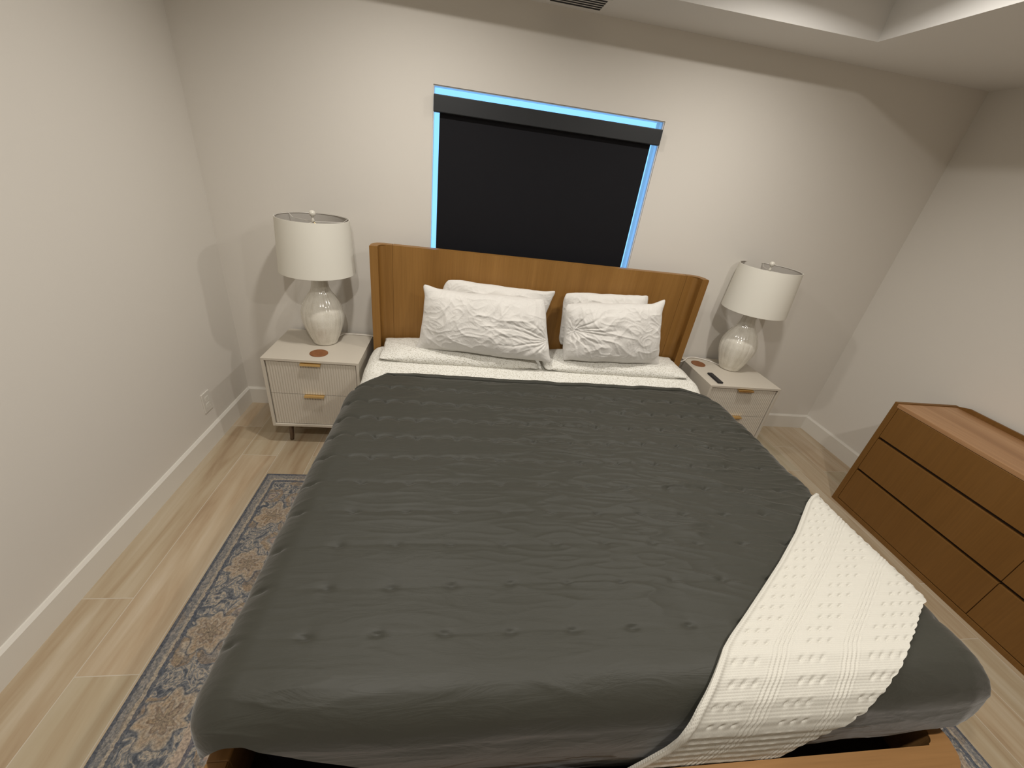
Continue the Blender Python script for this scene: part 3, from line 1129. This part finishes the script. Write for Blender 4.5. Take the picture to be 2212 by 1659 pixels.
def nightstand(x0, x1, label):
    root = empty('nightstand', ((x0 + x1) / 2, (NYF + NYB) / 2, 0), label, 'nightstand', 'matching nightstands beside the bed')
    t = 0.016
    b = bmesh.new()
    box(b, (x0, NYF, NZ1 - t), (x1, NYB, NZ1), 0.0015)
    child(root, 'top_panel', b, LAQ)
    b = bmesh.new()
    box(b, (x0, NYF, NZ0), (x0 + t, NYB, NZ1 - t), 0.001)
    box(b, (x1 - t, NYF, NZ0), (x1, NYB, NZ1 - t), 0.001)
    box(b, (x0 + t, NYF, NZ0), (x1 - t, NYB, NZ0 + t), 0.001)
    box(b, (x0 + t, NYB - 0.008, NZ0 + t), (x1 - t, NYB, NZ1 - t))
    child(root, 'case', b, LAQ)
    b = bmesh.new()
    box(b, (x0 + t + 0.001, NYF + 0.024, NZ0 + t), (x1 - t - 0.001, NYF + 0.03, NZ1 - t - 0.001))
    child(root, 'gap_shade_sheet', b, GAPM)  # dark sheet behind the drawers, shade of the gaps painted in
    xa, xb = x0 + t + 0.004, x1 - t - 0.004
    zm = 0.368
    for z0_, z1_ in ((zm + 0.0015, NZ1 - t - 0.005), (NZ0 + t + 0.004, zm - 0.0015)):
        # reeded drawer front
        b = bmesh.new()
        n = 34
        pitch = (xb - xa) / n
        outline = []
        for i in range(n):
            for k in range(6):
                tt = k / 6
                outline.append((xa + (i + tt) * pitch, NYF + 0.010 - 0.003 * math.sin(math.pi * tt) ** 0.8))
        outline.append((xb, NYF + 0.010))
        outline += [(xb, NYF + 0.022), (xa, NYF + 0.022)]
        prism(b, outline, z0_, z1_)
        dr = child(root, 'drawer', b, LAQ)
        xm = (x0 + x1) / 2
        b = bmesh.new()
        # tab pull: a lip on the top edge with a turned down face
        w2 = 0.056
        box(b, (xm - w2, NYF - 0.012, z1_ - 0.002), (xm + w2, NYF + 0.012, z1_ + 0.0008))
        box(b, (xm - w2, NYF - 0.014, z1_ - 0.011), (xm + w2, NYF - 0.011, z1_ + 0.0008), 0.0006)
        from_bm('handle', b_shift(b, root.location), BRASS, dr)
    for lx in (x0 + 0.085, x1 - 0.085):
        for ly in (NYF + 0.055, NYB - 0.055):
            b = bmesh.new()
            lathe(b, [(0.008, 0.0), (0.011, 0.004), (0.014, NZ0)], 20)
            sp = 0.012
            for v in b.verts:
                k = 1 - v.co.z / NZ0
                v.co.x += lx + (-sp if lx < root.location.x else sp) * k * 0.6
                v.co.y += ly + (-sp if ly < root.location.y else sp) * k
            child(root, 'leg', b, LEGM, True)
    return root


def b_shift(b, loc):
    bmesh.ops.translate(b, verts=b.verts, vec=(-loc[0], -loc[1], -loc[2]))
    return b


nightstand(-1.080, -0.547, 'greige two drawer nightstand left of the bed with a leather coaster on top')
nightstand(1.694, 2.218, 'greige two drawer nightstand right of the bed with a black remote on top')

# ------------------------------------------------------------------ lamps
VASE = [(0.060, 0.0), (0.070, 0.006), (0.077, 0.025), (0.086, 0.045), (0.101, 0.088), (0.112, 0.120), (0.1185, 0.148), (0.122, 0.180),
        (0.120, 0.205), (0.1165, 0.225), (0.108, 0.245), (0.099, 0.265), (0.083, 0.292), (0.069, 0.312), (0.058, 0.330),
        (0.050, 0.350), (0.046, 0.375), (0.043, 0.400), (0.042, 0.430), (0.043, 0.440)]


def smooth_prof(p, n=5):
    P = spline([(r, 0, z) for r, z in p], n)
    return [(v.x, v.z) for v in P]


def lamp(x, y, label, cord, rot):
    root = empty('table_lamp', (x, y, NZ1), label, 'table lamp', 'matching lamps on the nightstands')
    b = bmesh.new()
    lathe(b, smooth_prof(VASE), 240, flute=20, famp=0.016,
          mod=lambda z: min(1, max(0, z / 0.04)) * (1.0 if z < 0.34 else max(0.5, 1 - (z - 0.34) * 6)))
    from_bm('vase_body', b, CERAMIC, root, True)
    b = bmesh.new()
    lathe(b, [(0.055, 0.0), (0.055, 0.002), (0.048, 0.003)], 40)
    from_bm('base_foot', b, BLACKP, root)
    z0, z1, r0, r1 = 0.445, 0.735, 0.204, 0.188
    b = bmesh.new()
    lathe(b, [(r0, z0), (r1, z1)], 96, cap=False)
    lathe(b, [(r0 - 0.0025, z0), (r0, z0)], 96, cap=False)
    lathe(b, [(r1 - 0.0025, z1), (r1, z1)], 96, cap=False)
    sh = from_bm('lamp_shade', b, LINEN, root, True)
    b = bmesh.new()
    lathe(b, [(r0 - 0.0025, z0), (r1 - 0.0025, z1)], 96, cap=False)
    from_bm('shade_lining', b, SHADE_IN, sh, True)
    b = bmesh.new()
    for zz, rr in ((z1 - 0.003, r1 - 0.004),):
        tube(b, [(rr * math.cos(t), rr * math.sin(t), zz) for t in np.linspace(0, 2 * math.pi, 65)], 0.0018, 6)
    for k in range(3):
        t = rot + k * 2 * math.pi / 3
        tube(b, [(0.008 * math.cos(t), 0.008 * math.sin(t), z1 - 0.022), ((r1 - 0.03) * math.cos(t), (r1 - 0.03) * math.sin(t), z1 - 0.022),
                 ((r1 - 0.005) * math.cos(t), (r1 - 0.005) * math.sin(t), z1 - 0.004)], 0.0016, 6)
    from_bm('shade_ring', b, WHITEP, sh)
    b = bmesh.new()
    lathe(b, [(0.012, 0.438), (0.012, 0.452), (0.018, 0.456), (0.018, 0.500), (0.010, 0.51)], 24)
    from_bm('socket', b, BRASS, root, True)
    b = bmesh.new()
    tube(b, spline([(0.014, 0, 0.455), (0.045, 0, 0.50), (0.060, 0, 0.58), (0.040, 0, 0.68), (0.004, 0, z1 - 0.024)]), 0.0018, 6)
    tube(b, spline([(-0.014, 0, 0.455), (-0.045, 0, 0.50), (-0.060, 0, 0.58), (-0.040, 0, 0.68), (-0.004, 0, z1 - 0.024)]), 0.0018, 6)
    from_bm('harp', b, BRASS, root)
    b = bmesh.new()
    lathe(b, [(0.001, 0.590), (0.014, 0.582), (0.026, 0.562), (0.028, 0.545), (0.020, 0.522), (0.013, 0.508), (0.013, 0.498)], 24, cap=False)
    from_bm('bulb', b, WHITEP, root, True)
    b = bmesh.new()
    lathe(b, [(0.006, z1 - 0.026), (0.009, z1 - 0.014), (0.006, z1 - 0.006), (0.006, z1 + 0.004), (0.013, z1 + 0.010),
              (0.017, z1 + 0.020), (0.015, z1 + 0.030), (0.008, z1 + 0.036), (0.001, z1 + 0.037)], 24)
    from_bm('finial', b, CERAMIC, root, True)
    b = bmesh.new()
    tube(b, spline([(p[0] - x, p[1] - y, p[2] - NZ1) for p in cord], 8), 0.0042, 8)
    from_bm('power_cord', b, CORDM, root, True)
    return root


zc_ = NZ1 + 0.0048
lamp(-0.805, -0.197, 'white ribbed table lamp with drum shade on the nightstand left of the bed',
     [(-0.762, -0.165, zc_), (-0.735, -0.075, zc_), (-0.70, -0.062, zc_), (-0.62, -0.060, zc_), (-0.56, -0.063, zc_), (-0.520, -0.075, zc_ - 0.004), (-0.475, -0.085, zc_ - 0.02)], 0.5)
lamp(2.005, -0.175, 'white ribbed table lamp with drum shade on the nightstand right of the bed',
     [(1.955, -0.155, zc_), (1.90, -0.085, zc_), (1.82, -0.045, zc_ + 0.002), (1.745, -0.055, zc_ + 0.004), (1.700, -0.095, zc_ + 0.002), (1.660, -0.115, zc_ - 0.006), (1.610, -0.10, zc_ - 0.02)], 1.2)

# ------------------------------------------------------------------ coasters and remote


def coaster(x, y, label):
    b = bmesh.new()
    lathe(b, [(0.047, NZ1), (0.0505, NZ1 + 0.0008), (0.0505, NZ1 + 0.003), (0.049, NZ1 + 0.004)], 64)
    bmesh.ops.translate(b, verts=b.verts, vec=(x, y, 0))
    o = from_bm('coaster', b, LEATHER)
    tag(o, label, 'coaster', 'round leather coasters')


coaster(-0.795, -0.372, 'round tan leather coaster on the left nightstand in front of the lamp')
coaster(1.779, -0.142, 'round tan leather coaster on the right nightstand beside the bed')

rem = empty('remote_control', (1.779, -0.372, NZ1), 'small black remote control lying on the right nightstand', 'remote control')
rem.rotation_euler.z = math.radians(0)
bm = bmesh.new(); box(bm, (-0.019, -0.072, 0.0), (0.019, 0.072, 0.012), 0.004, 3); from_bm('casing', bm, BLACKP, rem)
BTN = M('charcoal_rubber', (0.035, 0.033, 0.036), 0.6).m
bm = bmesh.new(); lathe(bm, [(0.011, 0.0115), (0.011, 0.0128), (0.010, 0.0134)], 24); bmesh.ops.translate(bm, verts=bm.verts, vec=(0, 0.035, 0)); from_bm('button', bm, BTN, rem)
for bx, by in ((-0.008, 0.008), (0.008, 0.008), (-0.008, -0.010), (0.008, -0.010), (0.0, -0.030)):
    bm = bmesh.new(); lathe(bm, [(0.0045, 0.0115), (0.0045, 0.0126), (0.004, 0.013)], 16); bmesh.ops.translate(bm, verts=bm.verts, vec=(bx, by, 0)); from_bm('button', bm, BTN, rem)

# ------------------------------------------------------------------ dresser
DX, DXB, DY0, DY1, DZ = 2.601, 3.035, -2.527, -0.858, 0.767
dr_ = empty('dresser', ((DX + DXB) / 2, (DY0 + DY1) / 2, 0), 'wide wooden dresser with three rows of drawers against the right wall', 'dresser')
st = 0.034
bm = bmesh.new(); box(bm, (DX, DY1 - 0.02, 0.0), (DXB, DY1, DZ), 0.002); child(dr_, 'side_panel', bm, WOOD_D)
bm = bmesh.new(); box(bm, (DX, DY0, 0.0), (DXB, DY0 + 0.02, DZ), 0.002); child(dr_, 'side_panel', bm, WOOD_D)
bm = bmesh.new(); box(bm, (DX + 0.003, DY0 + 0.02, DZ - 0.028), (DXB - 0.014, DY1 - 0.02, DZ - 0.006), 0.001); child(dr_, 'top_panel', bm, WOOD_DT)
bm = bmesh.new()
sweep(bm, [(DY1 - 0.021, DZ - 0.02), (DY1 - 0.021, DZ), (DY1 - 0.075, DZ + 0.018), (DY0 + 0.075, DZ + 0.018), (DY0 + 0.021, DZ), (DY0 + 0.021, DZ - 0.02)],
      lambda p: (DXB - 0.0139, p[0], p[1]), lambda p: (DXB, p[0], p[1]))
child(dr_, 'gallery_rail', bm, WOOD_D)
bm = bmesh.new()
box(bm, (DX, DY1 - 0.02 - st + 0.02, 0.03), (DX + 0.02, DY1 - 0.02, DZ - 0.029))
box(bm, (DX, DY0 + 0.02, 0.03), (DX + 0.02, DY0 + st, DZ - 0.029))
box(bm, (DX, DY0 + 0.02, 0.0), (DX + 0.02, DY1 - 0.02, 0.0295), 0.001)
child(dr_, 'face_frame', bm, WOOD_D)
bm = bmesh.new(); box(bm, (DX + 0.022, DY0 + 0.021, 0.03), (DX + 0.03, DY1 - 0.021, DZ - 0.03)); child(dr_, 'gap_shade_sheet', bm, WOOD_DARK)  # added dark sheet, paints the shade behind the drawer grooves
bm = bmesh.new(); box(bm, (DXB - 0.012, DY0 + 0.021, 0.03), (DXB - 0.004, DY1 - 0.021, DZ - 0.03)); child(dr_, 'back_panel', bm, WOOD_D)
mid = -1.6925
for z0_, z1_ in ((0.034, 0.271), (0.288, 0.518), (0.535, DZ - 0.030)):
    for ya, yb in ((mid + 0.0015, DY1 - st - 0.0015), (DY0 + st + 0.0015, mid - 0.0015)):
        bm = bmesh.new()
        box(bm, (DX + 0.0008, ya, z0_), (DX + 0.0205, yb, z1_), 0.0015)
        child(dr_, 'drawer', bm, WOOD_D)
